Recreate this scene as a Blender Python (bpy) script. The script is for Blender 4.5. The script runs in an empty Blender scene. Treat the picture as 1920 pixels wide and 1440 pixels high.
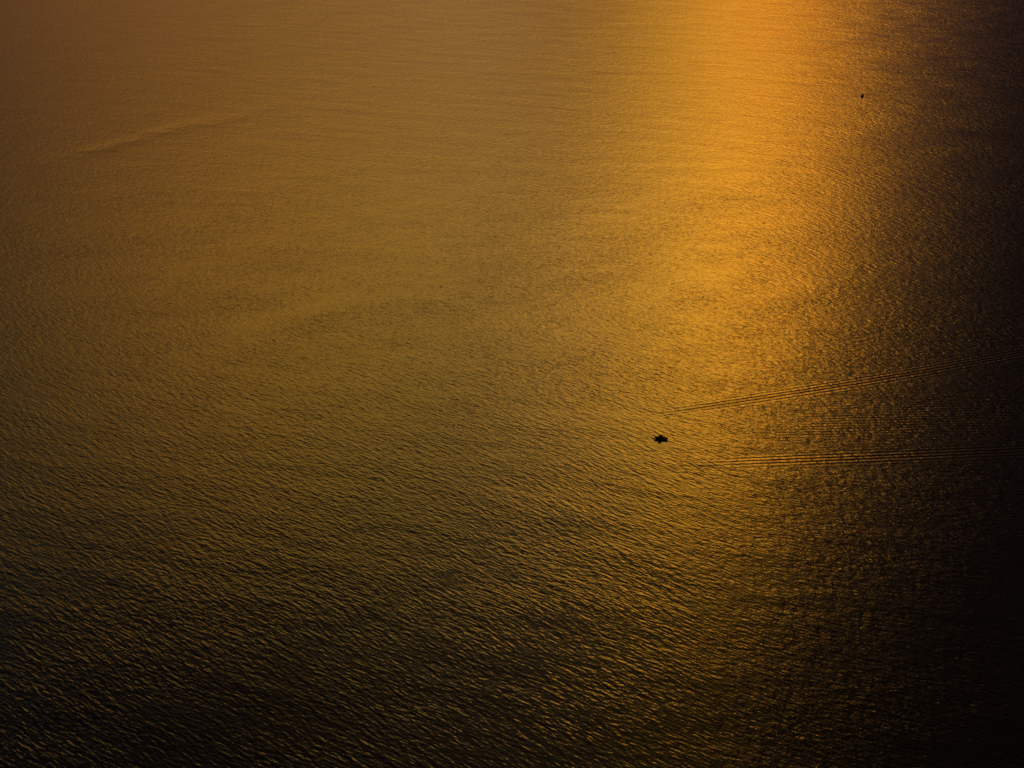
import bpy, bmesh, math, random
from mathutils import Vector, Matrix
R = math.radians
S = bpy.context.scene
col = S.collection

# ------------------------------------------------------------------ camera
CAM_H = 325.0
cd = bpy.data.cameras.new('camera')
cam = bpy.data.objects.new('camera', cd); col.objects.link(cam)
cam.location = (0, 0, CAM_H)
cam.rotation_euler = (R(90 - 37.6), 0, 0)
cd.sensor_width = 36; cd.lens = 36 * 1700 / 1920.0
cd.clip_start = 1; cd.clip_end = 60000
S.camera = cam

# ------------------------------------------------------------------ colour, exposure
S.view_settings.view_transform = 'Standard'; S.view_settings.look = 'None'
S.view_settings.exposure = 0.0; S.view_settings.gamma = 1.0
S.cycles.use_denoising = False
S.cycles.sample_clamp_direct = 0; S.cycles.sample_clamp_indirect = 8

# ------------------------------------------------------------------ small node language
class N:
    """wraps a float socket so that node maths can be written as expressions"""
    def __init__(s, nt, v): s.nt = nt; s.v = v
    def _op(s, op, *a):
        n = s.nt.nodes.new('ShaderNodeMath'); n.operation = op
        for i, x in enumerate((s,) + a):
            x = x.v if isinstance(x, N) else x
            if isinstance(x, (int, float)): n.inputs[i].default_value = x
            else: s.nt.links.new(x, n.inputs[i])
        return N(s.nt, n.outputs[0])
    def __add__(s, o): return s._op('ADD', o)
    __radd__ = __add__
    def __sub__(s, o): return s._op('SUBTRACT', o)
    def __rsub__(s, o): return N(s.nt, o)._op('SUBTRACT', s) if False else (s * -1) + o
    def __mul__(s, o): return s._op('MULTIPLY', o)
    __rmul__ = __mul__
    def __truediv__(s, o): return s._op('DIVIDE', o)
    def pw(s, o): return s._op('POWER', o)
    def sin(s): return s._op('SINE')
    def abs(s): return s._op('ABSOLUTE')
    def exp(s): return s._op('EXPONENT')
    def mx(s, o): return s._op('MAXIMUM', o)
    def mn(s, o): return s._op('MINIMUM', o)
    def atan2(s, o): return s._op('ARCTAN2', o)
    def asin(s): return s._op('ARCSINE')
    def gauss(s, c, w): d = (s - c) * (1.0 / w); return (d * d * -1.0).exp()
    def step(s, a, b):
        n = s.nt.nodes.new('ShaderNodeMapRange'); n.interpolation_type = 'SMOOTHSTEP'
        s.nt.links.new(s.v, n.inputs['Value'])
        if a < b: lo, hi, t0, t1 = a, b, 0, 1
        else: lo, hi, t0, t1 = b, a, 1, 0
        for k, x in (('From Min', lo), ('From Max', hi), ('To Min', t0), ('To Max', t1)): n.inputs[k].default_value = x
        return N(s.nt, n.outputs[0])
def sepxyz(nt, sock):
    n = nt.nodes.new('ShaderNodeSeparateXYZ'); nt.links.new(sock, n.inputs[0])
    return [N(nt, n.outputs[i]) for i in range(3)]
def comb(nt, x, y, z=0.0):
    n = nt.nodes.new('ShaderNodeCombineXYZ')
    for i, v in enumerate((x, y, z)):
        v = v.v if isinstance(v, N) else v
        if isinstance(v, (int, float)): n.inputs[i].default_value = v
        else: nt.links.new(v, n.inputs[i])
    return n.outputs[0]
def noise(nt, vec, scale, detail=2.0, rough=0.5, dist=0.0):
    n = nt.nodes.new('ShaderNodeTexNoise'); n.noise_dimensions = '3D'
    n.inputs['Scale'].default_value = scale; n.inputs['Detail'].default_value = detail
    n.inputs['Roughness'].default_value = rough; n.inputs['Distortion'].default_value = dist
    nt.links.new(vec, n.inputs['Vector'])
    return N(nt, n.outputs['Fac']) - 0.5
def ramp(nt, x, stops):
    n = nt.nodes.new('ShaderNodeValToRGB'); cr = n.color_ramp; cr.interpolation = 'EASE' if len(stops) < 3 else 'LINEAR'
    cr.elements[0].position = stops[0][0]; cr.elements[0].color = (*stops[0][1], 1)
    cr.elements[1].position = stops[-1][0]; cr.elements[1].color = (*stops[-1][1], 1)
    for p, c in stops[1:-1]:
        e = cr.elements.new(p); e.color = (*c, 1)
    nt.links.new(x.v, n.inputs[0]); return n.outputs[0]
def vmul(nt, a, b):
    n = nt.nodes.new('ShaderNodeVectorMath'); n.operation = 'MULTIPLY'
    for i, v in enumerate((a, b)):
        if isinstance(v, N): v = v.v
        if isinstance(v, tuple): n.inputs[i].default_value = v
        else: nt.links.new(v, n.inputs[i])
    return n.outputs[0]

SLANT = 0.18
# ------------------------------------------------------------------ sky: low sun behind haze and added cloud
SUN_EL, SUN_AZ = 34.0, 11.5          # azimuth measured from +Y towards +X
w = bpy.data.worlds.new('World'); S.world = w; w.use_nodes = True
nt = w.node_tree; nt.nodes.clear()
sky = nt.nodes.new('ShaderNodeTexSky'); sky.sky_type = 'NISHITA'; sky.sun_disc = False
sky.sun_elevation = R(SUN_EL); sky.sun_rotation = R(SUN_AZ); sky.dust_density = 6; sky.air_density = 1.5
tc = nt.nodes.new('ShaderNodeTexCoord')
X, Y, Z = sepxyz(nt, tc.outputs['Generated'])
az = X.atan2(Y) * (180 / math.pi)
el = Z.mx(-1).mn(1).asin() * (180 / math.pi)
cl = noise(nt, comb(nt, X, Y, Z * 3.0), 2.3, 4, 0.55)
elw = el + cl * 5.0
azw = az + cl * 2.5 - (el - 30.0) * SLANT        # the added cloud edge leans right as it climbs, shifting its dark reflection
# veil of lit haze round the hidden sun: steep added cloud edge to its right, slow fall-off to its left,
# added dark cloud overhead; both unseen, shaped to darken the water's reflection (stops: angle in degrees, relative r g b)
# <sky>
AZT = [(-90, (0.0111, 0.0268, 0.2457)), (-60, (0.0119, 0.0293, 0.2759)), (-45, (0.0217, 0.0474, 0.3212)), (-36, (0.0701, 0.1071, 0.394)), (-28, (0.1788, 0.22, 0.47)), (-20, (0.3064, 0.3575, 0.56)), (-12, (0.35, 0.47, 0.68)), (-5.4, (0.36, 0.485, 0.83)), (0.6, (0.36, 0.49, 0.95)), (4.6, (0.2864, 0.3877, 0.7138)), (8.6, (0.3251, 0.4114, 0.4214)), (11.6, (0.4948, 0.6274, 0.434)), (14.6, (0.7245, 0.8397, 0.399)), (16.6, (0.8813, 0.9048, 0.4189)), (18.6, (0.8535, 0.7494, 0.4189)), (20.6, (0.4158, 0.4118, 0.3436)), (22.6, (0.2192, 0.2333, 0.3123)), (24.6, (0.0983, 0.1167, 0.3749)), (27.6, (0.0216, 0.0327, 0.255)), (30.6, (0.0086, 0.0144, 0.17)), (34.3, (0.002, 0.0041, 0.1034)), (42, (0.0019, 0.0045, 0.0957)), (55, (0.0017, 0.004, 0.0828)), (90, (0.0012, 0.003, 0.0559))]
ELT = [(0, (0.0479, 0.0365, 0.1256)), (6, (0.0605, 0.0478, 0.1526)), (12, (0.0764, 0.0626, 0.1856)), (17, (0.1055, 0.0885, 0.2313)), (22, (0.2425, 0.2044, 0.3626)), (26, (0.5321, 0.4505, 0.5864)), (30, (0.8726, 0.804, 0.8347)), (34, (0.9341, 0.8966, 0.9136)), (38, (1.08, 1.08, 1.08)), (42, (0.4334, 0.5143, 0.9326)), (46, (0.174, 0.2449, 0.8052)), (50, (0.0714, 0.1114, 0.5693)), (54, (0.0286, 0.0464, 0.3158)), (58, (0.0181, 0.0304, 0.2753)), (62, (0.0162, 0.0272, 0.2592)), (67, (0.014, 0.0236, 0.2403)), (72, (0.0128, 0.0215, 0.2291)), (80, (0.0126, 0.0214, 0.2269)), (90, (0.0125, 0.021, 0.224))]
SKY_SCALE = (15.2, 6.1, 0.44)
# </sky>
azf = ramp(nt, (azw + 90.0) / 180.0, [((a + 90.0) / 180.0, c) for a, c in AZT])
elf = ramp(nt, elw / 90.0, [(a / 90.0, c) for a, c in ELT])
up = el.step(-3, 3)
glow = vmul(nt, vmul(nt, vmul(nt, azf, elf), SKY_SCALE), comb(nt, up, up, up))
bg2 = nt.nodes.new('ShaderNodeBackground'); nt.links.new(glow, bg2.inputs[0]); bg2.inputs[1].default_value = 1.0
bg1 = nt.nodes.new('ShaderNodeBackground'); bg1.inputs[1].default_value = 0.05
nt.links.new(vmul(nt, vmul(nt, sky.outputs[0], azf), (1.0, 0.42, 0.08)), bg1.inputs[0])
ad = nt.nodes.new('ShaderNodeAddShader'); nt.links.new(bg1.outputs[0], ad.inputs[0]); nt.links.new(bg2.outputs[0], ad.inputs[1])
wo = nt.nodes.new('ShaderNodeOutputWorld'); nt.links.new(ad.outputs[0], wo.inputs[0])

sd = bpy.data.lights.new('sun', 'SUN'); sd.energy = 0.3; sd.angle = R(16.0); sd.color = (1.0, 0.42, 0.05)
sun = bpy.data.objects.new('sun', sd); col.objects.link(sun)
d = Vector((math.sin(R(SUN_AZ)) * math.cos(R(SUN_EL)), math.cos(R(SUN_AZ)) * math.cos(R(SUN_EL)), math.sin(R(SUN_EL))))
sun.rotation_euler = d.to_track_quat('Z', 'Y').to_euler(); sun.location = d * 800

# ------------------------------------------------------------------ helpers for objects
def link(name, bm, mats, parent=None, smooth=False):
    me = bpy.data.meshes.new(name); bmesh.ops.recalc_face_normals(bm, faces=bm.faces); bm.to_mesh(me); bm.free()
    for m in (mats if isinstance(mats, list) else [mats]): me.materials.append(m)
    if smooth:
        for p in me.polygons: p.use_smooth = True
    o = bpy.data.objects.new(name, me); col.objects.link(o); o.parent = parent; return o
def tag(o, label=None, cat=None, group=None, kind=None):
    for k, v in (('label', label), ('category', cat), ('group', group), ('kind', kind)):
        if v: o[k] = v
def empty(name, loc, rz=0.0):
    o = bpy.data.objects.new(name, None); col.objects.link(o); o.location = loc; o.rotation_euler = (0, 0, rz)
    o.empty_display_size = 0.3; return o
def mat(name, c, rough=0.6, metal=0.0, var=0.25, scale=6.0, grain=(1, 1, 1)):
    m = bpy.data.materials.new(name); m.use_nodes = True; t = m.node_tree; b = t.nodes['Principled BSDF']
    tcn = t.nodes.new('ShaderNodeTexCoord')
    v = vmul(t, tcn.outputs['Object'], grain)
    n = noise(t, v, scale, 5, 0.6)
    f = (n * (2 * var) + 1.0).mx(0.1)
    t.links.new(vmul(t, comb(t, f, f, f), tuple(c)), b.inputs['Base Color'])
    t.links.new((n * 0.3 + rough).v, b.inputs['Roughness']); b.inputs['Metallic'].default_value = metal; b.inputs['Specular IOR Level'].default_value = 0.12 if rough > 0.5 else 0.4
    bp = t.nodes.new('ShaderNodeBump'); bp.inputs['Distance'].default_value = 0.004; t.links.new(n.v, bp.inputs['Height'])
    t.links.new(bp.outputs[0], b.inputs['Normal'])
    return m

# ------------------------------------------------------------------ the sea
def water_material():
    m = bpy.data.materials.new('sea_water'); m.use_nodes = True; t = m.node_tree; b = t.nodes['Principled BSDF']
    b.inputs['Base Color'].default_value = (0.004, 0.005, 0.004, 1)
    b.inputs['IOR'].default_value = 1.33; b.inputs['Roughness'].default_value = 0.17
    g = t.nodes.new('ShaderNodeNewGeometry'); x, y, z = sepxyz(t, g.outputs['Position'])
    # gusts and slicks: where the small waves are higher or lower (seen from the air as soft bands)
    def rot(a, sx, sy):      # coordinates along / across a crest heading a degrees from +X
        c, s = math.cos(R(a)), math.sin(R(a))
        return comb(t, (x * c + y * s) * sx, (y * c - x * s) * sy)
    gust = noise(t, rot(24, 1 / 130.0, 1 / 42.0), 1.0, 4, 0.6, 0.4)
    gust2 = noise(t, rot(-8, 1 / 36.0, 1 / 13.0), 1.0, 3, 0.6, 0.3)
    slick_c = y - (784.0 + (x + 342.0) * 0.72 + ((x + 342.0) * 0.055).sin() * 5.0)
    slick = slick_c.gauss(0, 15.0) * x.step(-450, -350) * x.step(-190, -320) * (gust2 * 1.8 + gust * 1.5 + 0.75).mx(0.1)
    amp = ((gust * 1.3 + gust2 * 0.9 + 1.0).mx(0.35)) * (slick * -0.3 + 1.0)
    crest = -31.0
    dirn = noise(t, rot(0, 1 / 90.0, 1 / 60.0), 1.0, 1, 0.5)          # the wind veers a little from place to place
    wob = noise(t, comb(t, x * (1 / 14.0), y * (1 / 9.0)), 1.0, 2, 0.55)
    px = (x + dirn * 9.0 + wob * 2.4) * 1.13; py = (y + dirn * 6.0 - wob * 1.1) * 1.13
    def rw(a, lx, ly):
        c, s = math.cos(R(a)), math.sin(R(a))
        return comb(t, (px * c + py * s) * (1.0 / lx), (py * c - px * s) * (1.0 / ly))
    h = noise(t, rw(crest - 3, 8.5, 2.6), 1.0, 1, 0.5, 0.2) * 0.25
    h = h + noise(t, rw(crest + 5, 4.2, 1.3), 1.0, 1, 0.5, 0.25) * 0.22
    h = h + noise(t, rw(crest - 12, 1.5, 0.62), 1.0, 1, 0.5, 0.2) * 0.060
    h = h + noise(t, rw(24, 2.2, 1.0), 1.0, 1, 0.5, 0.2) * 0.040
    h = h + noise(t, rw(75, 0.7, 0.4), 1.0, 1, 0.5) * 0.014
    bx = x - 81.0; by = y - 368.4
    lee = (bx * bx * (1 / 22.0) + by * by * (1 / 20.0)) * -1.0           # the hull shelters the water beside it
    h = h * amp * 0.9 * (lee.exp() * -0.92 + 1.0) - slick * 0.38
    # long low swell
    h = h + noise(t, rot(-12, 1 / 60.0, 1 / 17.0), 1.0, 1, 0.5, 0.3) * 0.35
    # the wake of the nearer boat: two feathered arms and faint crests between them
    def arm(a, b_, c, x0, x1, lam, wdt, A, tilt, grow=0.0):
        q = x - x0
        d_ = y - (q * q * c + q * b_ + a)
        brk = noise(t, comb(t, x * 0.09, y * 0.40), 1.0, 2, 0.6)
        ph = (d_ + q * tilt + brk * 0.9) * (2 * math.pi / lam)
        wn = q.mx(0) * grow + wdt
        e = d_ / wn
        env = (e * e * -1.0).exp() * x.step(x0 - 12, x1)
        return ph.sin() * env * (brk * 1.6 + 1.0) * A, env
    a1, e1 = arm(394.0, 0.215, 0.000165, 78, 120, 2.5, 3.5, 0.085, 0.010, 0.004)
    a2, e2 = arm(354.0, 0.046, 0.00004, 100, 140, 2.4, 3.4, 0.075, -0.010, 0.008)
    h = h * (1.0 - (e1 + e2) * 0.6) + a1 + a2
    fan = (y - (x - 81.0) * 0.13 - 371.0)
    mid = (fan / ((x - 60.0) * 0.13 + 4.0).mx(3.0))
    brk2 = noise(t, comb(t, x * 0.09, y * 0.5), 1.0, 2, 0.6)
    h = h + ((y - x * 0.03 + brk2 * 1.0) * (2 * math.pi / 2.2)).sin() * (mid * mid * -1.6).exp() * x.step(110, 190) * (brk2 + 0.6).mx(0) * 0.035
    # faint trail of the far boat
    tq = x - 351.0
    td = y - (tq * 0.30 + 897.0)
    trail = (td / 3.0); trail = (trail * trail * -1.0).exp() * x.step(352, 362) * x.step(450, 380)
    h = h * (trail * -0.25 + 1.0) - trail * 0.10
    bp = t.nodes.new('ShaderNodeBump'); bp.inputs['Strength'].default_value = 1.0; bp.inputs['Distance'].default_value = 1.0
    t.links.new(h.v, bp.inputs['Height']); t.links.new(bp.outputs[0], b.inputs['Normal'])
    return m
bm = bmesh.new()
xs = [-30000, -6000, -1500, -600, -200, 0, 200, 600, 1500, 6000, 30000]
ys = [-30000, -6000, -1500, -400, 0, 200, 400, 700, 1200, 2500, 8000, 30000]
vv = [[bm.verts.new((a, b, 0)) for a in xs] for b in ys]
for i in range(len(ys) - 1):
    for j in range(len(xs) - 1):
        bm.faces.new((vv[i][j], vv[i][j+1], vv[i+1][j+1], vv[i+1][j]))
sea = link('water', bm, water_material()); tag(sea, kind='structure')

# ------------------------------------------------------------------ boats
M_hull = mat('tarred_hull_paint', (0.014, 0.014, 0.017), 0.55, var=0.3, grain=(1, 4, 6))
M_wood = mat('weathered_boat_wood', (0.018, 0.013, 0.010), 0.7, var=0.4, grain=(1, 7, 7))
M_rail = mat('worn_rail_paint', (0.035, 0.035, 0.04), 0.5)
M_motor = mat('black_motor_plastic', (0.015, 0.015, 0.017), 0.4)
M_metal = mat('dull_metal', (0.08, 0.08, 0.085), 0.45, metal=0.8)
M_net = mat('wet_fishing_net', (0.02, 0.025, 0.022), 0.9, var=0.5, scale=30)
M_skin = mat('skin', (0.16, 0.08, 0.05), 0.55, var=0.08)
M_dark = mat('dark_jacket', (0.012, 0.014, 0.02), 0.85)
M_dark2 = mat('dark_shirt', (0.022, 0.016, 0.014), 0.85)
M_trou = mat('dark_trousers', (0.014, 0.013, 0.012), 0.9)
M_hair = mat('black_hair', (0.006, 0.005, 0.005), 0.6)

def tube(bm, pts, r, seg=8, r2=None):
    pts = [Vector(p) for p in pts]; rings = []
    for i, p in enumerate(pts):
        a = pts[max(i-1, 0)]; b = pts[min(i+1, len(pts)-1)]; dr = (b - a).normalized()
        u = dr.cross(Vector((0, 0, 1)));  u = Vector((1, 0, 0)) if u.length < 1e-3 else u.normalized()
        v = dr.cross(u); rr = r if r2 is None else r + (r2 - r) * i / (len(pts) - 1)
        rings.append([bm.verts.new(p + (u * math.cos(k*2*math.pi/seg) + v * math.sin(k*2*math.pi/seg)) * rr) for k in range(seg)])
    for A, B in zip(rings, rings[1:]):
        for k in range(seg): bm.faces.new((A[k], A[(k+1) % seg], B[(k+1) % seg], B[k]))
    bm.faces.new(rings[0][::-1]); bm.faces.new(rings[-1])
def bevbox(bm, c, s, bev=0.01, mtx=None):
    r = bmesh.ops.create_cube(bm, size=1.0); vs = r['verts']
    bmesh.ops.scale(bm, vec=s, verts=vs); 
    if mtx: bmesh.ops.transform(bm, matrix=mtx, verts=vs)
    bmesh.ops.translate(bm, vec=c, verts=vs)
    es = list({e for v in vs for e in v.link_edges})
    bmesh.ops.bevel(bm, geom=es, offset=bev, segments=2, affect='EDGES')

def make_hull(root, L, B, D, rise):
    """clinker skiff: x forward, waterline at z=0, transom at -L/2, bow at +L/2"""
    n = 22
    def st(i):
        u = i / (n - 1.0); xx = -L/2 + L*u
        hb = B/2 * (0.68 + 0.32*math.sin(min(u/0.45, 1)*math.pi/2)) if u < 0.45 else B/2 * max(0.0, 1 - ((u-0.45)/0.55)**1.8)
        sh = D + rise * max(0, (u-0.35)/0.65)**2 + 0.05*(1-u)
        kl = -0.18 + (0.18 + sh*0.65) * max(0, (u-0.72)/0.28)**2.4
        return xx, max(hb, 0.012), sh, kl
    bm = bmesh.new(); rings = []
    for i in range(n):
        xx, hb, sh, kl = st(i); T = 0.045
        hi = max(hb - T, 0.004); kf = min(kl + 0.10, sh - 0.04)
        outer = [(0.0, kl), (0.52*hb, kl + 0.10*(sh-kl)), (0.80*hb, kl + 0.38*(sh-kl)), (0.93*hb, kl + 0.70*(sh-kl)), (hb, sh)]
        inner = [(hi, sh), (0.93*hi, kf + 0.66*(sh-kf)), (0.78*hi, kf + 0.30*(sh-kf)), (0.5*hi, kf+0.02), (0.0, kf)]
        half = outer + inner
        ring = [bm.verts.new((xx, a, b)) for a, b in half] + [bm.verts.new((xx, -a, b)) for a, b in half[-2:0:-1]]
        rings.append(ring)
    m = len(rings[0])
    for A, Bq in zip(rings, rings[1:]):
        for k in range(m): bm.faces.new((A[k], A[(k+1) % m], Bq[(k+1) % m], Bq[k]))
    bm.faces.new(rings[0]); bm.faces.new(rings[-1][::-1])
    hull = link('hull', bm, M_hull, root)
    # transom board closes the stern
    bm = bmesh.new(); xx, hb, sh, kl = st(0)
    pr = [(0, kl), (.52*hb, kl+.10*(sh-kl)), (.80*hb, kl+.38*(sh-kl)), (.93*hb, kl+.70*(sh-kl)), (hb, sh-.01)]
    pr = pr + [(-a, b) for a, b in pr[:0:-1]]
    f0 = [bm.verts.new((xx-0.035, a, b)) for a, b in pr]; f1 = [bm.verts.new((xx-0.002, a, b)) for a, b in pr]
    bm.faces.new(f0); bm.faces.new(f1[::-1])
    for k in range(len(pr)): bm.faces.new((f0[k], f0[(k+1) % len(pr)], f1[(k+1) % len(pr)], f1[k]))
    link('transom', bm, M_wood, root)
    for s in (-1, 1):
        bm = bmesh.new(); tube(bm, [(st(i)[0], s*(st(i)[1]+0.012), st(i)[2]+0.02) for i in range(n)], 0.032, 8)
        link('gunwale', bm, M_rail, root, True)
    return st, n
def thwart(root, st, n, u, wdt=0.26):
    xx, hb, sh, kl = st(int(u*(n-1))); bm = bmesh.new()
    bevbox(bm, (xx, 0, sh-0.14), (wdt, 2*hb*0.93-0.06, 0.04)); link('thwart', bm, M_wood, root); return xx, sh-0.12
def outboard(root, x0, z0):
    bm = bmesh.new(); bevbox(bm, (x0-0.20, 0, z0+0.30), (0.34, 0.27, 0.42), 0.07)
    mo = link('outboard_motor', bm, M_motor, root, True)
    bm = bmesh.new(); tube(bm, [(x0-0.17, 0, z0+0.1), (x0-0.19, 0, z0-0.5)], 0.06, 10, 0.04); bevbox(bm, (x0-0.05, 0, z0+0.0), (0.12, 0.16, 0.22), 0.02)
    link('drive_leg', bm, M_metal, mo)
    bm = bmesh.new(); tube(bm, [(x0-0.04, 0, z0+0.22), (x0+0.25, 0.03, z0+0.27), (x0+0.55, 0.06, z0+0.27)], 0.022); link('tiller', bm, M_motor, mo)

# --- people: one continuous skinned body, hair as a child
def person(name, loc, rz, label, cloth, lean=0.0, reach=None, stand=False):
    P, Rr, E = [], [], []
    def v(p, r, par=None):
        P.append(p); Rr.append(r if isinstance(r, tuple) else (r, r))
        if par is not None: E.append((par, len(P)-1))
        return len(P)-1
    L = lean
    pel = v((0, 0, .10), (.15, .12)); wa = v((.02+L*.3, 0, .26), (.135, .10), pel); ch = v((.03+L*.7, 0, .44), (.155, .115), wa)
    up_ = v((.03+L, 0, .55), (.105, .085), ch); nk = v((.04+L*1.1, 0, .64), .052, up_)
    hb = v((.055+L*1.1, 0, .71), (.062, .070), nk); hm = v((.065+L*1.1, 0, .78), (.076, .092), hb); ht = v((.058+L*1.1, 0, .85), (.066, .080), hm)
    for s in (-1, 1):
        cv = v((.025+L, s*.085, .555), (.072, .062), up_)
        sh0 = v((.02+L, s*.165, .55), .056, cv); sh = v((.02+L, s*.205, .49), .053, sh0)
        hand = Vector(reach[0 if s < 0 else 1]) if reach else (Vector((.10, s*.27, .06)) if stand else Vector((.40, s*.15, .17)))
        shv = Vector(P[sh]); elb = (shv + hand)/2 + Vector((-.04, s*.07, -.07))
        e = v(tuple(elb), .042, sh); wr = v(tuple(hand), .027, e)
        dr = (hand - elb).normalized(); sd_ = Vector((0, s, 0)); dn = Vector((0, 0, -1))
        pm = v(tuple(hand + dr*.055), (.038, .020), wr)
        pv = Vector(P[pm])
        for k, ln in enumerate((.070, .080, .075, .058)):
            off = sd_ * (k-1.5) * .020
            a = v(tuple(pv + dr*.028 + off), .0095, pm); b = v(tuple(pv + dr*(.028+ln*.5) + off + dn*.010), .0088, a)
            v(tuple(pv + dr*(.028+ln*.8) + off + dn*.032), .008, b)
        a = v(tuple(hand + dr*.03 - sd_*.036), .011, wr); v(tuple(hand + dr*.065 - sd_*.052 + dn*.012), .0095, a)
        hp = v((.03 if not stand else 0, s*.10, .09 if not stand else .03), .095, pel)
        kn = v((.44, s*.15, .13) if not stand else (.05, s*.15, -.36), .064, hp); an = v((.46, s*.15, -.24) if not stand else (0, s*.17, -.77), .042, kn)
        v((.62, s*.17, -.275) if not stand else (.16, s*.20, -.81), (.040, .028), an)
    me = bpy.data.meshes.new('body'); me.from_pydata(P, E, []); me.update()
    o = bpy.data.objects.new(name, me); col.objects.link(o)
    sk = o.modifiers.new('skin', 'SKIN'); sk.use_smooth_shade = True
    o.modifiers.new('sub', 'SUBSURF').levels = 2; o.modifiers['sub'].render_levels = 2
    for i, r in enumerate(Rr): me.skin_vertices[0].data[i].radius = r
    me.skin_vertices[0].data[0].use_root = True
    dg = bpy.context.evaluated_depsgraph_get(); nm = bpy.data.meshes.new_from_object(o.evaluated_get(dg), depsgraph=dg)
    o.modifiers.clear(); o.data = nm
    hc = Vector(P[hm])
    bq = bmesh.new(); bq.from_mesh(nm); bmesh.ops.remove_doubles(bq, verts=bq.verts, dist=0.0005); shs = [Vector(P[i]) for i in range(len(P)) if Rr[i] == (.056, .056)]
    near = [q for q in bq.verts if any((q.co - s_).length < .15 for s_ in shs) and q.co.z < .62]
    for _ in range(5): bmesh.ops.smooth_vert(bq, verts=near, factor=0.5, use_axis_x=True, use_axis_y=True, use_axis_z=True)
    bq.to_mesh(nm); bq.free()
    for vert in nm.vertices:          # nose, brow, chin and eye hollows, ears
        q = vert.co - hc
        if q.z > -.11 and abs(q.y) < .11 and q.length < .16:
            if q.x > .03:
                g = math.exp(-((q.y/.016)**2 + ((q.z+.012)/.022)**2)); vert.co.x += .020*g
                for s in (-1, 1): vert.co.x -= .008*math.exp(-(((q.y-s*.03)/.014)**2 + ((q.z-.015)/.012)**2))
                vert.co.x += .006*math.exp(-((q.y/.02)**2 + ((q.z+.052)/.008)**2)); vert.co.x += .010*math.exp(-((q.y/.02)**2 + ((q.z+.082)/.015)**2))
            vert.co.y += math.copysign(.012, q.y)*math.exp(-((q.x/.016)**2 + (q.z/.022)**2)) if abs(q.y) > .05 else 0
    for mm in (cloth, M_skin, M_trou): nm.materials.append(mm)
    wrists = [Vector(P[i]) for i in range(len(P)) if Rr[i] == (.027, .027)]
    for p in nm.polygons:
        p.use_smooth = True; c = p.center
        if c.z > .635: p.material_index = 1
        elif any((c-wv).length < .17 and c.x > wv.x for wv in wrists): p.material_index = 1
        elif c.z < (.15 if not stand else .12): p.material_index = 2
    bm = bmesh.new(); bmesh.ops.create_uvsphere(bm, u_segments=18, v_segments=12, radius=1)
    bmesh.ops.scale(bm, vec=(.098, .088, .085), verts=bm.verts); bmesh.ops.translate(bm, vec=(hc.x-.014, 0, hc.z+.042), verts=bm.verts)
    bmesh.ops.delete(bm, geom=[q for q in bm.verts if q.co.x > hc.x+.03 and q.co.z < hc.z+.035], context='VERTS')
    link('hair', bm, M_hair, o, True)
    o.location = loc; o.rotation_euler = (0, 0, rz); tag(o, label, 'person'); return o

def at(root, p):
    rz = root.rotation_euler.z; return (root.location.x + p[0]*math.cos(rz) - p[1]*math.sin(rz), root.location.y + p[0]*math.sin(rz) + p[1]*math.cos(rz), root.location.z + p[2])

# the nearer boat: under way towards the left, wake behind it
def deck(root, st, n, u0, u1, z):
    bm = bmesh.new(); a, b = int(u0*(n-1)), int(u1*(n-1)); top = []; bot = []
    for i in range(a, b+1):
        xx, hb, sh, kl = st(i); w_ = max(hb*0.90 - 0.06, .02)
        top.append((bm.verts.new((xx, w_, z)), bm.verts.new((xx, -w_, z)))); bot.append((bm.verts.new((xx, w_*.96, z-.03)), bm.verts.new((xx, -w_*.96, z-.03))))
    for k in range(len(top)-1):
        bm.faces.new((top[k][0], top[k+1][0], top[k+1][1], top[k][1])); bm.faces.new((bot[k][0], bot[k][1], bot[k+1][1], bot[k+1][0]))
        for s in (0, 1): bm.faces.new((top[k][s], bot[k][s], bot[k+1][s], top[k+1][s]))
    for k in (0, -1): bm.faces.new((top[k][0], top[k][1], bot[k][1], bot[k][0]))
    link('floorboards', bm, M_wood, root)
rz1 = R(180 - 7)
b1 = empty('fishing_boat', (81.0, 372.8, 0.05), rz1)
tag(b1, 'larger dark motorboat with a small wheelhouse and two people, ahead of the V wake', 'boat')
st1, n1 = make_hull(b1, 7.0, 2.05, 0.88, 0.60)
deck(b1, st1, n1, .06, .80, .50)
t1 = thwart(b1, st1, n1, .10, .30); t2 = thwart(b1, st1, n1, .38); t3 = thwart(b1, st1, n1, .74, .22)
outboard(b1, -3.535, 0.88)
bm = bmesh.new(); tube(bm, [(3.25, 0, 1.35), (3.65, 0, 1.62), (3.95, 0, 2.05)], .08, 8, .05); link('stem_post', bm, M_wood, b1)
bm = bmesh.new()
bevbox(bm, (2.70, 0, 1.24), (1.0, .50, .05), .015, Matrix.Rotation(R(-14), 4, 'Y')); link('foredeck', bm, M_wood, b1)
random.seed(4)
def heap(name, p, s, m_, label, cat):
    bm = bmesh.new(); bmesh.ops.create_icosphere(bm, subdivisions=5, radius=1)
    for q in bm.verts:
        c = q.co; r = 1 + .10*math.sin(5*c.x+3*c.y) + .07*math.sin(9*c.y-4*c.z+1) + .045*math.sin(17*c.x+13*c.z) + .03*math.sin(29*c.y+21*c.x) + random.uniform(-.012, .012)
        q.co = Vector((c.x*s[0], c.y*s[1], max(c.z, -.45)*s[2])) * r
    o = link(name, bm, m_, None, True); o.location = at(b1, p); o.rotation_euler = (0, 0, rz1); tag(o, label, cat)
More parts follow.
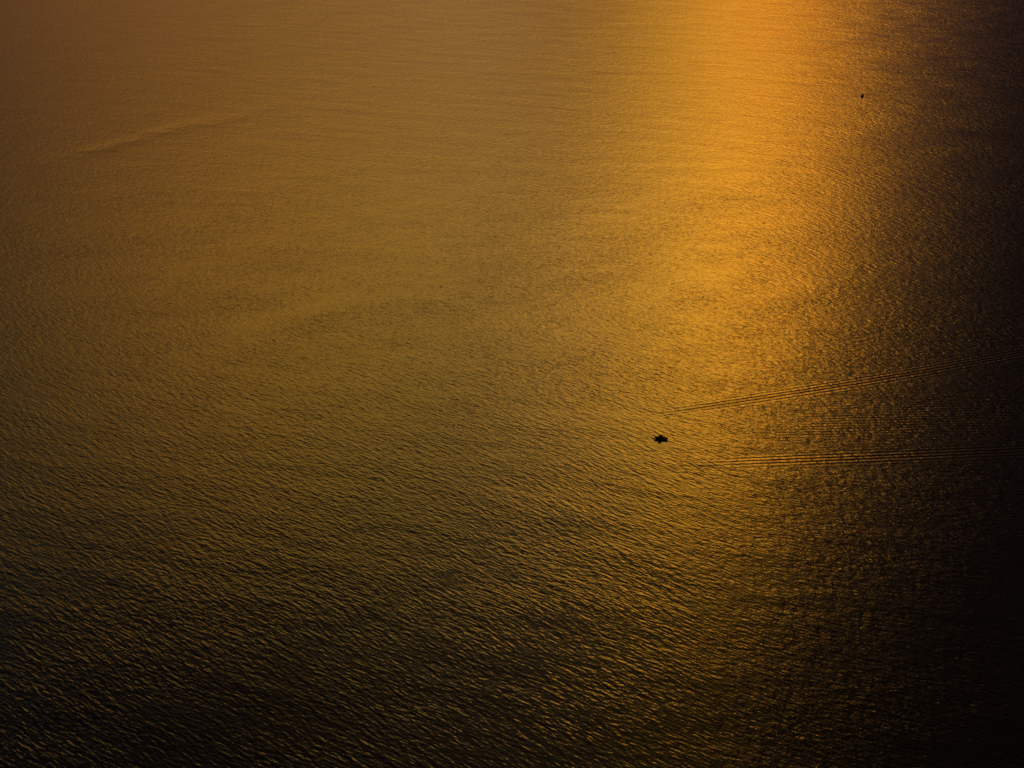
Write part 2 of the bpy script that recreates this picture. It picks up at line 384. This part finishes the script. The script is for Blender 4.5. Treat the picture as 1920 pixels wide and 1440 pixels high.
# small wheelhouse forward of amidships
def wheelhouse(root, x0, x1, hw, z0, z1):
    bm = bmesh.new(); T = .05; hz = (z0 + z1) / 2; H = z1 - z0
    sill, head = z0 + .95, z0 + 1.62
    # four corner posts, dado panels and header rails, so that the window openings are real
    for cx in (x0, x1):
        for s in (-1, 1): bevbox(bm, (cx, s*hw, hz), (.09, .09, H), .012)
    for s in (-1, 1):
        bevbox(bm, ((x0+x1)/2, s*hw, (z0+sill)/2), (x1-x0-.094, T, sill-z0), .006); bevbox(bm, ((x0+x1)/2, s*hw, (head+z1)/2), (x1-x0-.094, T, z1-head), .006)
        bevbox(bm, ((x0+x1)/2, s*hw, (sill+head)/2), (.07, T, head-sill-.004), .005)
    bevbox(bm, (x1, 0, (z0+sill)/2), (T, 2*hw-.094, sill-z0), .006); bevbox(bm, (x1, 0, (head+z1)/2), (T, 2*hw-.094, z1-head), .006); bevbox(bm, (x1, 0, (sill+head)/2), (T, .06, head-sill-.004), .005)
    bevbox(bm, (x0, hw*.62, hz), (T, hw*.62, H-.01), .006); bevbox(bm, (x0, -hw*.62, hz), (T, hw*.62, H-.01), .006)
    wh = link('wheelhouse', bm, M_hull, root)
    bm = bmesh.new(); bevbox(bm, ((x0+x1)/2, 0, z1+.035), (x1-x0+.42, 2*hw+.28, .06), .025); link('roof', bm, M_roof, wh)
    for s in (-1, 1):
        for k in (0, 1):
            a = x0 + .05 + k*(x1-x0)/2 - (0 if k == 0 else .012); b = a + (x1-x0)/2 - .08
            bm = bmesh.new(); bevbox(bm, ((a+b)/2+.01, s*hw, (sill+head)/2), (b-a, .008, head-sill), .001); link('window', bm, M_glass, wh)
    for s in (-1, 1):
        bm = bmesh.new(); bevbox(bm, (x1, s*hw*.5, (sill+head)/2), (.008, hw-.12, head-sill), .001); link('window', bm, M_glass, wh)
    bm = bmesh.new(); tube(bm, [((x0+x1)/2-.3, 0, z1+.05), ((x0+x1)/2-.32, 0, z1+.95)], .022, 8, .012); link('mast', bm, M_metal, wh)
M_roof = mat('tarred_roof_felt', (0.010, 0.010, 0.011), 0.95); M_roof.node_tree.nodes['Principled BSDF'].inputs['Specular IOR Level'].default_value = 0.0
M_glass = mat('dark_window_glass', (0.01, 0.012, 0.013), 0.12, var=0.05)
wheelhouse(b1, -.35, 1.15, .55, .50, 2.42)
heap('fishing_net', (-1.15, .38, .64), (.50, .36, .36), M_net, 'dark heap of netting on the near side of the larger boat, behind its wheelhouse', 'net')
ZD = .50 + .81 - 0.005
person('person', at(b1, (-2.15, -.30, ZD)), rz1, 'person at the very stern of the larger boat beside the motor, dark jacket', M_dark, 0.03, [(.30, -.20, .22), (-.22, .28, .12)], True)
person('person', at(b1, (-1.05, -.55, ZD)), rz1 + .4, 'person just behind the wheelhouse of the larger boat, dark shirt', M_dark2, 0.06, [(.36, -.14, .30), (.34, .16, .26)], True)

# the far boat: small, seen nearly end-on, one person
rz2 = R(180 + 66)
b2 = empty('rowing_boat', (349.9, 893.0, 0.04), rz2)
tag(b2, 'tiny dark skiff far off near the gold glare, two people standing aboard', 'boat')
st2, n2 = make_hull(b2, 6.8, 2.9, 1.05, 0.5)
deck(b2, st2, n2, .06, .80, .20)
q1 = thwart(b2, st2, n2, .14, .30); q2 = thwart(b2, st2, n2, .62); outboard(b2, -3.435, 1.05)
person('person', at(b2, (.35, -.75, 1.005)), rz2, 'person standing on the left side of the tiny far skiff, dark clothes', M_dark, 0.0, None, True)
person('person', at(b2, (-.45, .75, 1.005)), rz2 + .5, 'person standing on the right side of the tiny far skiff, dark clothes', M_dark2, 0.03, [(.34, -.16, .2), (.30, .18, .2)], True)
